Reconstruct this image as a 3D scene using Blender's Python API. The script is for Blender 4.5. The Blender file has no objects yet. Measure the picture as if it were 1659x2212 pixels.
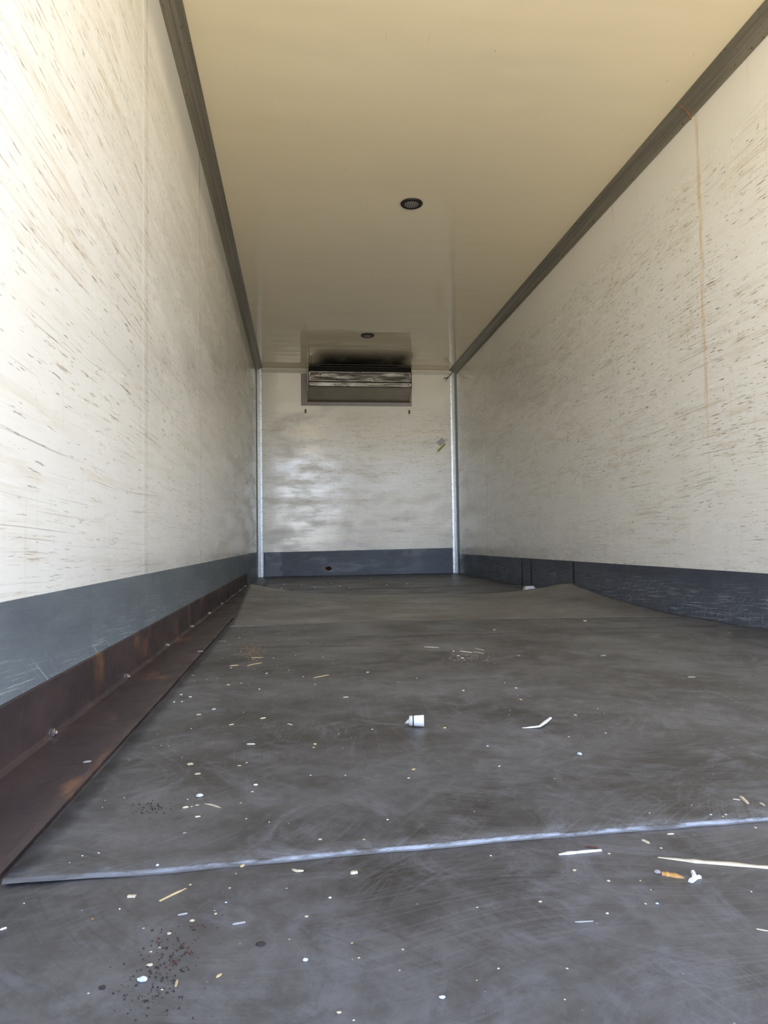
import bpy, bmesh, math, random
from mathutils import Vector, Matrix, noise
sc = bpy.context.scene
PI = math.pi

# ---------------------------------------------------------------- camera, world, exposure
FPX, YAW, PITCH, ROLL = 1534.13, 0.11732, 0.04291, -0.01405
A_L, CAM_H, W, D = 0.516, 0.3918, 2.45, 8.645      # left wall offset, eye height, room width, back wall distance
XL, XR, H = -A_L, W - A_L, 2.533
Y0 = -0.05                                          # the open rear end of the body
Fw = Vector((math.sin(YAW)*math.cos(PITCH), math.cos(YAW)*math.cos(PITCH), math.sin(PITCH)))
R0 = Vector((math.cos(YAW), -math.sin(YAW), 0)); U0 = R0.cross(Fw)
Rt = math.cos(ROLL)*R0 + math.sin(ROLL)*U0; Up = -math.sin(ROLL)*R0 + math.cos(ROLL)*U0
cam = bpy.data.cameras.new('camera'); camo = bpy.data.objects.new('camera', cam)
sc.collection.objects.link(camo)
cam.sensor_fit = 'HORIZONTAL'; cam.sensor_width = 36; cam.lens = 36*FPX/1659; cam.clip_start = .02
camo.matrix_world = Matrix(((Rt.x, Up.x, -Fw.x, 0), (Rt.y, Up.y, -Fw.y, 0), (Rt.z, Up.z, -Fw.z, CAM_H), (0, 0, 0, 1)))
sc.camera = camo

def ray(px, py): return Fw + Rt*((px-829.5)/FPX) + Up*((1106-py)/FPX)
def at(px, py, z=0.0):                              # point of the plane z seen at a pixel of the photograph
    d = ray(px, py); t = (z-CAM_H)/d.z; return Vector((d.x*t, d.y*t, z))
def at_back(px, py, y=D):
    d = ray(px, py); t = y/d.y; return Vector((d.x*t, y, CAM_H+d.z*t))

world = bpy.data.worlds.new('world'); sc.world = world; world.use_nodes = True
wt = world.node_tree; wt.nodes.clear()
wo = wt.nodes.new('ShaderNodeOutputWorld'); bg = wt.nodes.new('ShaderNodeBackground')
tc = wt.nodes.new('ShaderNodeTexCoord'); sx = wt.nodes.new('ShaderNodeSeparateXYZ')
mr = wt.nodes.new('ShaderNodeMapRange'); mr.inputs[1].default_value = -1; mr.inputs[2].default_value = 1
nz = wt.nodes.new('ShaderNodeTexNoise'); nz.inputs['Scale'].default_value = 5; nz.inputs['Detail'].default_value = 3
mm = wt.nodes.new('ShaderNodeMath'); mm.operation = 'MULTIPLY_ADD'; mm.inputs[1].default_value = .10; mm.inputs[2].default_value = -.05
ad = wt.nodes.new('ShaderNodeMath'); ad.operation = 'ADD'
cr = wt.nodes.new('ShaderNodeValToRGB')
wt.links.new(tc.outputs['Generated'], sx.inputs[0]); wt.links.new(tc.outputs['Generated'], nz.inputs['Vector'])
wt.links.new(sx.outputs[2], mr.inputs[0]); wt.links.new(nz.outputs[0], mm.inputs[0])
wt.links.new(mr.outputs[0], ad.inputs[0]); wt.links.new(mm.outputs[0], ad.inputs[1])
wt.links.new(ad.outputs[0], cr.inputs[0])
xr_ = wt.nodes.new('ShaderNodeMapRange'); xr_.interpolation_type = 'SMOOTHSTEP'; xa = wt.nodes.new('ShaderNodeMath'); xa.operation = 'SUBTRACT'; xa.inputs[1].default_value = .125
xb = wt.nodes.new('ShaderNodeMath'); xb.operation = 'ABSOLUTE'; wt.links.new(sx.outputs[0], xa.inputs[0]); wt.links.new(xa.outputs[0], xb.inputs[0]); wt.links.new(xb.outputs[0], xr_.inputs[0])
xr_.inputs[1].default_value = .06; xr_.inputs[2].default_value = .085; xr_.inputs[3].default_value = .30; xr_.inputs[4].default_value = 1.0  # added unseen dark block behind the camera, shapes the back wall's reflections
zr_ = wt.nodes.new('ShaderNodeMapRange'); wt.links.new(sx.outputs[2], zr_.inputs[0]); zr_.inputs[1].default_value = .20; zr_.inputs[2].default_value = .24
mx_ = wt.nodes.new('ShaderNodeMath'); mx_.operation = 'MAXIMUM'; wt.links.new(xr_.outputs[0], mx_.inputs[0]); wt.links.new(zr_.outputs[0], mx_.inputs[1])
sm_ = wt.nodes.new('ShaderNodeMath'); sm_.operation = 'MULTIPLY'; sm_.inputs[1].default_value = 8.5; wt.links.new(mx_.outputs[0], sm_.inputs[0]); wt.links.new(sm_.outputs[0], bg.inputs[1])
wt.links.new(cr.outputs[0], bg.inputs[0]); wt.links.new(bg.outputs[0], wo.inputs[0])
els = cr.color_ramp.elements
SKY = [(0.0, (.50, .425, .30)), (.36, (.55, .475, .345)), (.470, (.86, .77, .60)), (.494, (.42, .42, .41)),
       (.512, (.88, .94, 1.0)), (.57, (.62, .74, .94)), (.70, (.18, .25, .40)), (1.0, (.12, .18, .34))]
els[0].position, els[0].color = SKY[0][0], (*SKY[0][1], 1); els[1].position, els[1].color = SKY[-1][0], (*SKY[-1][1], 1)
for p, c in SKY[1:-1]:
    e = els.new(p); e.color = (*c, 1)
pl = bpy.data.lights.new('rear_opening_portal', 'AREA'); pl.shape = 'RECTANGLE'; pl.size = W; pl.size_y = H
pl.cycles.is_portal = True
plo = bpy.data.objects.new('rear_opening_portal', pl); sc.collection.objects.link(plo)
plo.location = ((XL+XR)/2, Y0-.01, H/2); plo.rotation_euler = (PI/2, 0, 0)   # faces into the body (+Y)
sc.view_settings.view_transform = 'Standard'; sc.view_settings.look = 'None'
sc.view_settings.exposure = 0.40; sc.view_settings.gamma = 1; sc.view_settings.use_curve_mapping = False
sc.cycles.diffuse_bounces = 12; sc.cycles.glossy_bounces = 5; sc.cycles.max_bounces = 16
sc.cycles.use_denoising = True; sc.cycles.sample_clamp_indirect = 6

# ---------------------------------------------------------------- materials
class M:
    def __init__(s, name):
        s.m = bpy.data.materials.new(name); s.m.use_nodes = True; s.t = s.m.node_tree
        s.b = s.t.nodes['Principled BSDF']
        s.co = s.t.nodes.new('ShaderNodeTexCoord').outputs['Object']
        q = s.t.nodes.new('ShaderNodeSeparateXYZ'); s.t.links.new(s.co, q.inputs[0]); s.x, s.y, s.z = q.outputs
    def put(s, sock, v):
        if isinstance(v, bpy.types.NodeSocket): s.t.links.new(v, sock)
        elif isinstance(v, (tuple, list)) and len(v) == 3 and sock.type == 'RGBA': sock.default_value = (*v, 1)
        else: sock.default_value = v
    def math(s, op, a, b=0.0, c=None, clamp=False):
        n = s.t.nodes.new('ShaderNodeMath'); n.operation = op; n.use_clamp = clamp
        s.put(n.inputs[0], a); s.put(n.inputs[1], b)
        if c is not None: s.put(n.inputs[2], c)
        return n.outputs[0]
    def vec(s, a, b, c):
        n = s.t.nodes.new('ShaderNodeCombineXYZ')
        for i, v in enumerate((a, b, c)): s.put(n.inputs[i], v)
        return n.outputs[0]
    def noise(s, v, scale=1, det=3, rough=.5, dist=0):
        n = s.t.nodes.new('ShaderNodeTexNoise'); s.put(n.inputs['Vector'], v); n.inputs['Scale'].default_value = scale
        n.inputs['Detail'].default_value = det; n.inputs['Roughness'].default_value = rough; n.inputs['Distortion'].default_value = dist
        return n.outputs[0]
    def ramp(s, v, a, b, lo=0.0, hi=1.0):
        n = s.t.nodes.new('ShaderNodeMapRange'); n.interpolation_type = 'SMOOTHSTEP'
        s.put(n.inputs[0], v)
        for i, k in enumerate((a, b, lo, hi)): n.inputs[i+1].default_value = k
        return n.outputs[0]
    def mix(s, f, a, b):
        n = s.t.nodes.new('ShaderNodeMix'); n.data_type = 'RGBA'
        s.put(n.inputs[0], f); s.put(n.inputs[6], a); s.put(n.inputs[7], b); return n.outputs[2]
    def mul(s, a, b): return s.math('MULTIPLY', a, b)
    def out(s, col, rough=.5, metal=0, bump=None, dist=.002, strength=1, ior=None):
        s.put(s.b.inputs['Base Color'], col); s.put(s.b.inputs['Roughness'], rough); s.put(s.b.inputs['Metallic'], metal)
        if ior: s.b.inputs['IOR'].default_value = ior
        if bump is not None:
            n = s.t.nodes.new('ShaderNodeBump'); n.inputs['Distance'].default_value = dist; n.inputs['Strength'].default_value = strength
            s.put(n.inputs['Height'], bump); s.t.links.new(n.outputs[0], s.b.inputs['Normal'])
        return s.m
    def band(s, v, c, w):                            # soft 1 where |v-c| < w
        return s.ramp(s.math('ABSOLUTE', s.math('SUBTRACT', v, c)), w, w*.3)

def scuffed_white(name, axis, seed, amount=1.0, top=2.30, stains=(), joints=(), gloss=(.16, .34), ust=1.0):
    k = M(name); u0 = k.y if axis == 'y' else k.x; v = k.z; u = k.mul(u0, ust)
    wob = k.mul(k.math('SUBTRACT', k.noise(k.vec(u, v, seed), .9, 2), .5), .12)
    vv = k.math('ADD', v, wob)
    vv = k.math('ADD', vv, k.mul(u, .02))
    dens = k.mul(k.ramp(v, top, top-.22), k.ramp(v, .15, 1.3, .60, 1.0))
    patch = k.ramp(k.noise(k.vec(k.mul(u, .8), k.mul(v, 1.6), seed+3), 1.7, 4, .6), .33, .60, .28, 1.0)
    pm = k.mul(dens, patch)
    col = k.mix(k.noise(k.vec(u, v, seed), .8, 3), (.86, .85, .81), (.80, .79, .75))
    # wide grimy smears
    sm = k.ramp(k.noise(k.vec(k.mul(u, 3.0), k.mul(vv, 22), seed+7), 1, 7, .75), .47, .70)
    col = k.mix(k.mul(k.mul(sm, pm), .55*amount), col, (.50, .38, .19))
    # long fine scratches
    sc1 = k.ramp(k.noise(k.vec(k.mul(u, 2.0), k.mul(vv, 170), seed+11), 1, 4, .6), .60, .67)
    col = k.mix(k.mul(k.mul(sc1, k.ramp(pm, .05, .6)), .7*amount), col, (.24, .19, .13))
    # short dashes, brown and black
    d1 = k.ramp(k.noise(k.vec(k.mul(u, 12), k.mul(vv, 105), seed+17), 1, 4, .65), .585, .64)
    d1m = k.ramp(k.noise(k.vec(k.mul(u, 2.2), k.mul(v, 4), seed+19), 1, 3), .40, .58)
    col = k.mix(k.mul(k.mul(d1, k.mul(d1m, dens)), .8*amount), col, (.27, .17, .07))
    d2 = k.ramp(k.noise(k.vec(k.mul(u, 18), k.mul(vv, 120), seed+23), 1, 3, .6), .625, .68)
    col = k.mix(k.mul(k.mul(d2, dens), .85*amount), col, (.07, .06, .05))
    d3 = k.ramp(k.noise(k.vec(k.mul(u, 14), k.mul(v, 16), seed+29), 1, 3, .6, 1.5), .69, .74)
    col = k.mix(k.mul(k.mul(d3, dens), .7*amount), col, (.33, .22, .11))
    # vertical fine drips and chalky white scuffs
    vd = k.ramp(k.noise(k.vec(k.mul(u0, 60), k.mul(v, 1.6), seed+31), 1, 3, .6), .58, .70)
    col = k.mix(k.mul(k.mul(vd, dens), .17*amount), col, (.36, .30, .22))
    ws = k.ramp(k.noise(k.vec(k.mul(u, 9), k.mul(vv, 110), seed+37), 1, 3, .6), .63, .70)
    col = k.mix(k.mul(ws, .5), col, (.90, .89, .86))
    for (c, w, z0, z1, s) in stains:                 # rust drips running down from the rail
        wav = k.mul(k.math('SUBTRACT', k.noise(k.vec(k.mul(v, 3), c, 0), 2, 3), .5), .03)
        m_ = k.band(k.math('ADD', u0, wav), c, w)
        m_ = k.mul(m_, k.mul(k.ramp(v, z0, z0+.35), k.ramp(v, z1+.01, z1)))
        col = k.mix(k.mul(k.mul(m_, k.ramp(k.noise(k.vec(k.mul(u0, 150), k.mul(v, 5), 2), 1, 3), .35, .6)), s), col, (.60, .38, .13))
    hgt = k.noise(k.vec(k.mul(u0, .9), k.mul(v, .5), seed+41), 1.6, 2)
    for j in joints:
        bnd = k.band(u0, j, .045)
        hgt = k.math('ADD', hgt, k.mul(bnd, .22)); col = k.mix(k.mul(bnd, .10), col, (.55, .50, .42))  # soft shadow beside the joint ridge tinted into the colour
    fine = k.math('ADD', k.mul(hgt, 1.0), k.mul(sc1, -.006))
    rough = k.ramp(k.noise(k.vec(k.mul(u, 2), k.mul(v, 6), seed+43), 1, 5, .65), .3, .7, *gloss)
    rough = k.math('MULTIPLY', rough, k.ramp(v, 2.34, 2.2, .40, 1.0))
    return k.out(col, rough, ior=1.6, bump=fine, dist=.012, strength=.5)

RUST_Y = [(3.17, .022, .8, 2.463, .55), (3.80, .008, 2.15, 2.463, .5), (4.11, .008, 2.0, 2.463, .7), (4.74, .009, 2.15, 2.463, .6), (2.78, .006, 2.2, 2.463, .4), (6.1, .008, 2.2, 2.463, .3)]
m_wall_l = scuffed_white('scuffed_panel_left', 'y', 3.0, .75, joints=(2.45, 3.75, 5.1), ust=.55)
m_wall_r = scuffed_white('scuffed_panel_right', 'y', 51.0, 1.0, stains=RUST_Y, joints=(7.25,), ust=.85)
m_wall_b = scuffed_white('scuffed_panel_back', 'x', 97.0, 1.05, top=2.1, gloss=(.06, .34))

def ceiling_mat():
    k = M('cream_ceiling'); col = k.mix(k.noise(k.co, .9, 4), (.91, .82, .62), (.87, .775, .575))
    sp = k.ramp(k.noise(k.co, 26, 3), .745, .77); col = k.mix(k.mul(sp, .45), col, (.35, .28, .18))
    sr = k.ramp(k.noise(k.vec(k.mul(k.x, 60), k.mul(k.y, 3), 4), 1, 3), .72, .78); col = k.mix(k.mul(sr, .25), col, (.5, .44, .33))
    soot_shade = k.mul(k.ramp(k.y, 7.50, 8.20), k.mul(k.ramp(k.x, .06, .32), k.ramp(k.x, 1.40, 1.18)))  # soot before the cooling unit, with the corner's shade painted in too
    col = k.mix(k.mul(soot_shade, k.ramp(k.noise(k.vec(k.mul(k.x, 3), k.mul(k.y, 2), 3), 1.5, 3), .2, .6, .85, 1.0)), col, (.012, .008, .005))
    h = k.noise(k.vec(k.mul(k.x, 1.1), k.mul(k.y, 2.0), 2), 1.1, 2)
    h2 = k.noise(k.vec(k.mul(k.x, 2.0), k.mul(k.y, 7), 8), 1, 1)
    return k.out(col, k.ramp(soot_shade, .1, .6, .075, .7), bump=k.math('ADD', h, k.mul(h2, .35)), dist=.013, strength=.5)
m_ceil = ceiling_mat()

def skirt_mat(name, a, b, axis, scratch, seed, zlo=.0, zhi=.2):
    k = M(name); u = k.y if axis == 'y' else k.x
    col = k.mix(k.ramp(k.noise(k.vec(k.mul(u, 3), k.mul(k.z, 9), seed), 1, 5, .7), .3, .7), a, b)
    n1 = k.ramp(k.noise(k.vec(k.mul(u, 5), k.mul(k.math('ADD', k.z, k.mul(u, .06)), 170), seed+4), 1, 5, .7), .53, .63)
    n2 = k.ramp(k.noise(k.vec(k.mul(u, 170), k.mul(k.z, 14), seed+8), 1, 5, .7), .56, .66)
    n3 = k.ramp(k.noise(k.vec(k.mul(k.math('ADD', u, k.mul(k.z, 1.6)), 95), k.mul(k.z, 10), seed+9), 1, 4, .65), .60, .68)
    pm = k.ramp(k.noise(k.vec(u, k.mul(k.z, 3), seed+12), 2.0, 4, .65), .32, .56)
    low = k.ramp(k.math('ADD', k.z, k.mul(k.math('SUBTRACT', k.noise(k.vec(u, 0, seed), 4, 3), .5), .05)), zhi, zlo+.10, .06, 1.0)
    col = k.mix(k.mul(low, .35*scratch), col, tuple(min(1, c*1.7) for c in a))
    s_ = k.math('MAXIMUM', k.math('MAXIMUM', n1, k.mul(n2, .8)), n3)
    col = k.mix(k.mul(k.mul(k.mul(s_, pm), low), scratch), col, (.42, .47, .50))
    dv = k.ramp(k.noise(k.vec(k.mul(u, 25), k.mul(k.z, 1.2), seed+15), 1, 3, .6), .66, .72)
    col = k.mix(k.mul(dv, .35), col, (.03, .035, .045))
    return k.out(col, k.ramp(pm, 0, 1, .30, .45), bump=s_, dist=.0008, strength=.4)
m_sk_l = skirt_mat('grey_kick_panel_left', (.15, .175, .19), (.11, .13, .15), 'y', .65, 5, 0, .26)  # same paint as the right panel, its stronger light put into the colour
m_sk_r = skirt_mat('grey_kick_panel_right', (.075, .085, .11), (.05, .058, .08), 'y', .65, 25, 0, .22)  # darker copy of the left panel's paint, weaker light put into the colour
m_sk_b = skirt_mat('blue_grey_kick_panel_back', (.085, .11, .155), (.065, .085, .125), 'x', .25, 45, 0, .3)

def floor_mat(name, seed, light=1.0, cracks=(), dust=False):
    k = M(name); x, y = k.x, k.y
    big = k.ramp(k.noise(k.vec(x, y, seed), 2.4, 6, .72), .33, .66)
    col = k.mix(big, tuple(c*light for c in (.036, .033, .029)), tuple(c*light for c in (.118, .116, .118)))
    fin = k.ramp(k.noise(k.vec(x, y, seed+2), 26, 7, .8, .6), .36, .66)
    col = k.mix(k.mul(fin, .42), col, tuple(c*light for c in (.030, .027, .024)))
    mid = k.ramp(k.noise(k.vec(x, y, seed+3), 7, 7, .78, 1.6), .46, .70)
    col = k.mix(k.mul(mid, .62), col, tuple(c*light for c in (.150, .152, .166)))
    for i, (ang, su, sv, t) in enumerate(((.5, 7, 150, .52), (-.7, 8, 140, .54), (1.3, 7, 150, .54), (.05, 6, 190, .52))):
        ca, sa = math.cos(ang), math.sin(ang)
        bend = k.mul(k.noise(k.vec(x, y, seed+i*7), 1.3, 1), .7)
        uu = k.math('ADD', k.math('ADD', k.mul(x, ca), k.mul(y, sa)), 0.0)
        vv = k.math('ADD', k.math('ADD', k.mul(x, -sa), k.mul(y, ca)), bend)
        s_ = k.ramp(k.noise(k.vec(k.mul(uu, su), k.mul(vv, sv), seed+20+i), 1, 3, .6), t, t+.10)
        pm = k.ramp(k.noise(k.vec(x, y, seed+30+i), 2.3, 3, .6), .44, .60)
        dark = i == 1
        col = k.mix(k.mul(k.mul(s_, pm), .19 if not dark else .22), col, (.17, .172, .18) if not dark else (.026, .023, .021))
    if dust: col = k.mix(.45, col, (.155, .142, .118))  # dusty tan that also carries the light caught by the curl
    st = k.ramp(k.noise(k.vec(x, y, seed+50), 6, 5, .7), .62, .72)
    col = k.mix(k.mul(st, .6), col, (.022, .019, .016))
    sp = k.ramp(k.noise(k.vec(x, y, seed+60), 120, 2, .5), .745, .78)
    col = k.mix(k.mul(sp, .5), col, (.42, .40, .36))
    h = k.noise(k.vec(x, y, seed+70), 1.4, 3)
    for (yc, kx, x0, x1) in cracks:
        wob = k.mul(k.math('SUBTRACT', k.noise(k.vec(x, 0, seed), 3, 4), .5), .10)
        ln = k.math('ADD', k.math('SUBTRACT', y, k.mul(x, kx)), wob)
        m_ = k.mul(k.band(ln, yc, .012), k.mul(k.ramp(x, x0, x0+.1), k.ramp(x, x1, x1-.1)))
        m_ = k.mul(m_, k.ramp(k.noise(k.vec(x, 0, seed+5), 5, 2), .36, .45))
        col = k.mix(k.mul(m_, .85), col, (.015, .013, .012))
    fine = k.math('ADD', k.mul(h, 1.0), k.mul(k.noise(k.vec(x, y, seed+80), 40, 3), .03))
    rough = k.ramp(k.noise(k.vec(x, y, seed+90), 3, 5, .65), .3, .7, .34, .52)
    return k.out(col, rough, bump=fine, dist=.03, strength=.35)
m_floor = floor_mat('worn_grey_floor', 2.0, .93)
m_mat1 = floor_mat('worn_rubber_middle', 12.0, .95, cracks=((2.82, .03, .3, 1.0), (2.95, .0, .9, 1.9), (2.70, -.12, -.3, .5)))
m_mat2 = floor_mat('worn_rubber_curled', 33.0, 1.75, dust=True)  # paler than the floor: light on its tilted faces painted in, with dust

def simple(name, col, rough=.5, metal=0, var=.15, scale=30):
    k = M(name); c2 = tuple(c*(1-var) for c in col)
    return k.out(k.mix(k.noise(k.co, scale, 3), col, c2), rough, metal)

def rust_mat():
    k = M('rusty_steel'); col = k.mix(k.ramp(k.noise(k.vec(k.mul(k.x, 3), k.y, k.mul(k.z, 3)), 2.2, 5, .65), .3, .7), (.044, .032, .034), (.074, .050, .048))
    o = k.ramp(k.noise(k.vec(k.mul(k.x, 9), k.mul(k.y, 2.6), k.mul(k.z, 3)), 1, 5, .62), .56, .74)
    col = k.mix(k.mul(o, .8), col, (.27, .13, .06))
    s_ = k.ramp(k.noise(k.vec(k.mul(k.x, 60), k.mul(k.y, 3), 2), 1, 4, .6), .62, .70)
    col = k.mix(k.mul(k.mul(s_, k.ramp(k.noise(k.co, 3, 2), .45, .6)), .5), col, (.26, .16, .11))
    v = k.ramp(k.noise(k.vec(1, k.mul(k.y, 22), k.mul(k.z, 3)), 1, 3, .6), .66, .74)
    col = k.mix(k.mul(k.mul(v, k.ramp(k.z, .03, .1)), .5), col, (.20, .14, .08))
    g = k.ramp(k.noise(k.co, 180, 2), .70, .76); col = k.mix(k.mul(g, .4), col, (.30, .24, .20))
    return k.out(col, k.ramp(k.noise(k.co, 8, 4), .3, .7, .36, .58), metal=.15, bump=k.noise(k.co, 60, 4), dist=.001)
m_rust = rust_mat()
def alu_mat(name, a, b, rough, metal, seed):
    k = M(name); n = k.noise(k.vec(k.mul(k.x, 40), k.mul(k.y, 1.2), k.mul(k.z, 40)), 1, 4, .6)
    col = k.mix(k.ramp(n, .3, .7), a, b); sp = k.ramp(k.noise(k.co, 35, 3), .68, .72)
    return k.out(k.mix(k.mul(sp, .5), col, (.08, .07, .06)), rough, metal)
m_trim = alu_mat('grey_cove_profile', (.26, .24, .20), (.18, .165, .135), .42, .25, 1)
m_post = alu_mat('aluminium_post', (.66, .72, .78), (.50, .56, .62), .34, .45, 2)
m_white = simple('white_profile', (.72, .70, .64), .4)
m_steel = simple('zinc_steel', (.42, .39, .36), .30, .85, .6, 260)
m_black = simple('black_rubber', (.012, .011, .011), .5)
m_dark = simple('dark_recess', (.010, .009, .008), .8)  # shade of the air outlet gap put in as a near-black colour
m_screw = simple('dark_screw', (.09, .08, .07), .5, .4)

def evap_mat():
    k = M('dented_aluminium')
    n = k.noise(k.vec(k.mul(k.x, 3.0), k.mul(k.y, 10), k.mul(k.z, 14)), 1.2, 5, .65)
    col = k.mix(k.ramp(n, .35, .65), (.26, .25, .235), (.52, .51, .49))
    d = k.ramp(k.noise(k.vec(k.mul(k.x, 9), k.y, k.mul(k.z, 45)), 1, 4, .6), .60, .66)
    col = k.mix(k.mul(d, .55), col, (.07, .065, .06))
    br = k.ramp(k.noise(k.vec(k.mul(k.x, 4), k.y, k.mul(k.z, 12)), 1, 4, .6), .62, .72)
    col = k.mix(k.mul(br, .6), col, (.26, .15, .07))
    return k.out(col, .33, .55, bump=k.noise(k.vec(k.mul(k.x, 5), k.y, k.mul(k.z, 9)), 1.5, 3), dist=.02, strength=.35)
m_evap = evap_mat()
m_tray = simple('grimy_drip_tray', (.70, .66, .58), .22, .0, .35, 6)
m_plate = simple('grey_mount_plate', (.42, .40, .40), .5, 0, .3, 12)
def lens_mat():
    k = M('ribbed_lens'); w = k.math('SINE', k.mul(k.x, 420))
    return k.out(k.mix(k.ramp(w, -1, 1), (.10, .10, .10), (.24, .24, .23)), .18, bump=w, dist=.002)
m_lens = lens_mat()
def edge_mat():
    k = M('chipped_edge_highlight'); n = k.ramp(k.noise(k.vec(k.mul(k.x, 16), k.mul(k.z, 80), 1), 1, 6, .75), .36, .62)
    f = k.mul(k.ramp(k.x, -.36, .02, .12, 1.0), k.ramp(k.z, .0012, .0032, .15, 1.0))  # highlight painted on the worn edge's upper half, fading towards the left
    return k.out(k.mix(k.mul(n, f), (.060, .052, .045), (.27, .29, .33)), .5)
m_edge = edge_mat()

# debris materials
dm = {'cream': simple('pale_wood', (.56, .48, .34), .55, 0, .3, 90), 'tan': simple('tan_straw', (.55, .42, .22), .6, 0, .35, 90),
      'white': simple('white_plastic', (.64, .65, .66), .4, 0, .08, 60), 'blue': simple('bluish_foam', (.56, .66, .80), .5, 0, .1, 60),
      'grey': simple('grey_sliver', (.34, .33, .32), .6, 0, .3, 80), 'orange': simple('dry_orange_leaf', (.52, .27, .07), .6, 0, .4, 90),
      'sawdust': simple('sawdust_grains', (.36, .22, .11), .7, 0, .4, 90),
      'dark': simple('dark_dirt', (.035, .024, .019), .9, 0, .4, 90), 'rust': simple('rust_flake', (.10, .035, .02), .8, 0, .4, 90),
      'yellow': simple('yellow_crumb', (.66, .60, .28), .6, 0, .2, 90)}

# ---------------------------------------------------------------- mesh helpers
def obj(name, bm, mat, parent=None, smooth=False, **props):
    me = bpy.data.meshes.new(name); bmesh.ops.recalc_face_normals(bm, faces=bm.faces); bm.to_mesh(me); bm.free()
    me.materials.append(mat); o = bpy.data.objects.new(name, me); sc.collection.objects.link(o)
    if smooth:
        for p in me.polygons: p.use_smooth = True
    if parent:
        o.parent = parent
        if parent.name in WORLD_SPACE: o.matrix_parent_inverse = Matrix.Translation(-parent.location)
    for k_, v in props.items(): o[k_] = v
    return o
WORLD_SPACE = set()                                   # things whose parts are modelled in room coordinates
def empty(name, loc, label, cat, group=None):
    o = bpy.data.objects.new(name, None)
    if name in ('rubber_mat', 'evaporator_unit'): WORLD_SPACE.add(o.name)
    sc.collection.objects.link(o); o.location = loc; o.empty_display_size = .1
    o['label'] = label; o['category'] = cat
    if group: o['group'] = group
    return o
def box(bm, x0, x1, y0, y1, z0, z1):
    v = [bm.verts.new((x, y, z)) for x in (x0, x1) for y in (y0, y1) for z in (z0, z1)]
    for f in ((0, 1, 3, 2), (4, 6, 7, 5), (0, 4, 5, 1), (2, 3, 7, 6), (0, 2, 6, 4), (1, 5, 7, 3)): bm.faces.new([v[i] for i in f])
    return bm
def boxm(*a): return box(bmesh.new(), *a)
def extrude(bm, prof, p0, p1, fn):                  # closed 2-D profile swept from p0 to p1; fn(a, b, t) -> xyz
    r0 = [bm.verts.new(fn(a, b, p0)) for a, b in prof]; r1 = [bm.verts.new(fn(a, b, p1)) for a, b in prof]
    n = len(prof)
    for i in range(n): bm.faces.new((r0[i], r0[(i+1) % n], r1[(i+1) % n], r1[i]))
    bm.faces.new(r0[::-1]); bm.faces.new(r1); return bm
def tube(bm, pts, rads, seg=8, cap=True):
    rings = []; n = len(pts); pts = [Vector(p) for p in pts]
    for i, p in enumerate(pts):
        d = (pts[min(i+1, n-1)]-pts[max(i-1, 0)]).normalized()
        a = d.cross(Vector((0, 0, 1)) if abs(d.z) < .9 else Vector((1, 0, 0))).normalized(); b = d.cross(a)
        r = rads[i] if isinstance(rads, (list, tuple)) else rads
        rings.append([bm.verts.new(p+a*(r*math.cos(2*PI*j/seg))+b*(r*math.sin(2*PI*j/seg))) for j in range(seg)])
    for q, s in zip(rings, rings[1:]):
        for j in range(seg): bm.faces.new((q[j], q[(j+1) % seg], s[(j+1) % seg], s[j]))
    if cap: bm.faces.new(rings[0][::-1]); bm.faces.new(rings[-1])
    return bm
def lathe(bm, prof, seg=32, M4=Matrix()):           # (r, h) profile about Z
    rings = [[bm.verts.new(M4 @ Vector((r*math.cos(2*PI*j/seg), r*math.sin(2*PI*j/seg), h))) for j in range(seg)] for r, h in prof]
    for q, s in zip(rings, rings[1:]):
        for j in range(seg): bm.faces.new((q[j], q[(j+1) % seg], s[(j+1) % seg], s[j]))
    bm.faces.new(rings[0][::-1]); bm.faces.new(rings[-1]); return bm
S = dict(kind='structure')

# ---------------------------------------------------------------- the body shell
obj('floor', boxm(XL-.06, XR+.06, Y0, D+.06, -.10, 0), m_floor, **S)
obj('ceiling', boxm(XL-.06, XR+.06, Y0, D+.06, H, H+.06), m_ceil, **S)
obj('wall_left', boxm(XL-.06, XL, Y0, D+.06, 0, H), m_wall_l, **S)
obj('wall_right', boxm(XR, XR+.06, Y0, D+.06, 0, H), m_wall_r, **S)
obj('wall_back', boxm(XL, XR, D, D+.06, 0, H), m_wall_b, **S)
obj('baseboard_left', boxm(XL, XL+.004, Y0, 8.58, 0, .298), m_sk_l, **S)
obj('baseboard_right', boxm(XR-.004, XR, Y0, 8.58, 0, .240), m_sk_r, **S)
bm = bmesh.new()                                     # its top edge runs slightly uphill to the right
prof = [(-.44, 0), (1.865, 0), (1.865, .314), (-.44, .292)]
extrude(bm, prof, D-.006, D, lambda a, b, t: (a, t, b)); bb = obj('baseboard_back', bm, m_sk_b, **S)
# repaired lighter patch at its left end, a chipped hole
bm = bmesh.new(); rnd = random.Random(2)
pr = [(-.425, .003), (-.235, .003)] + [(-.235+rnd.uniform(-.02, .02), .003+.028*i) for i in range(1, 10)] + [(-.25, .285), (-.425, .285)]
extrude(bm, pr, D-.0085, D-.0055, lambda a, b, t: (a, t, b))
obj('paint_patch', bm, skirt_mat('pale_blue_patch', (.16, .20, .26), (.11, .14, .20), 'x', .5, 77, 0, .3), bb)
bm = bmesh.new(); hc = (.33, .087)
ring = [(hc[0]+(.050+rnd.uniform(-.008, .008))*math.cos(t)*(1+.15*math.cos(4*t)), hc[1]+(.034+rnd.uniform(-.006, .006))*math.sin(t)) for t in [i*PI/9 for i in range(18)]]
extrude(bm, ring, D-.010, D-.004, lambda a, b, t: (a, t, b)); obj('chipped_rim', bm, simple('chipped_white_rim', (.50, .46, .44), .7, 0, .6, 60), bb)
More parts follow.
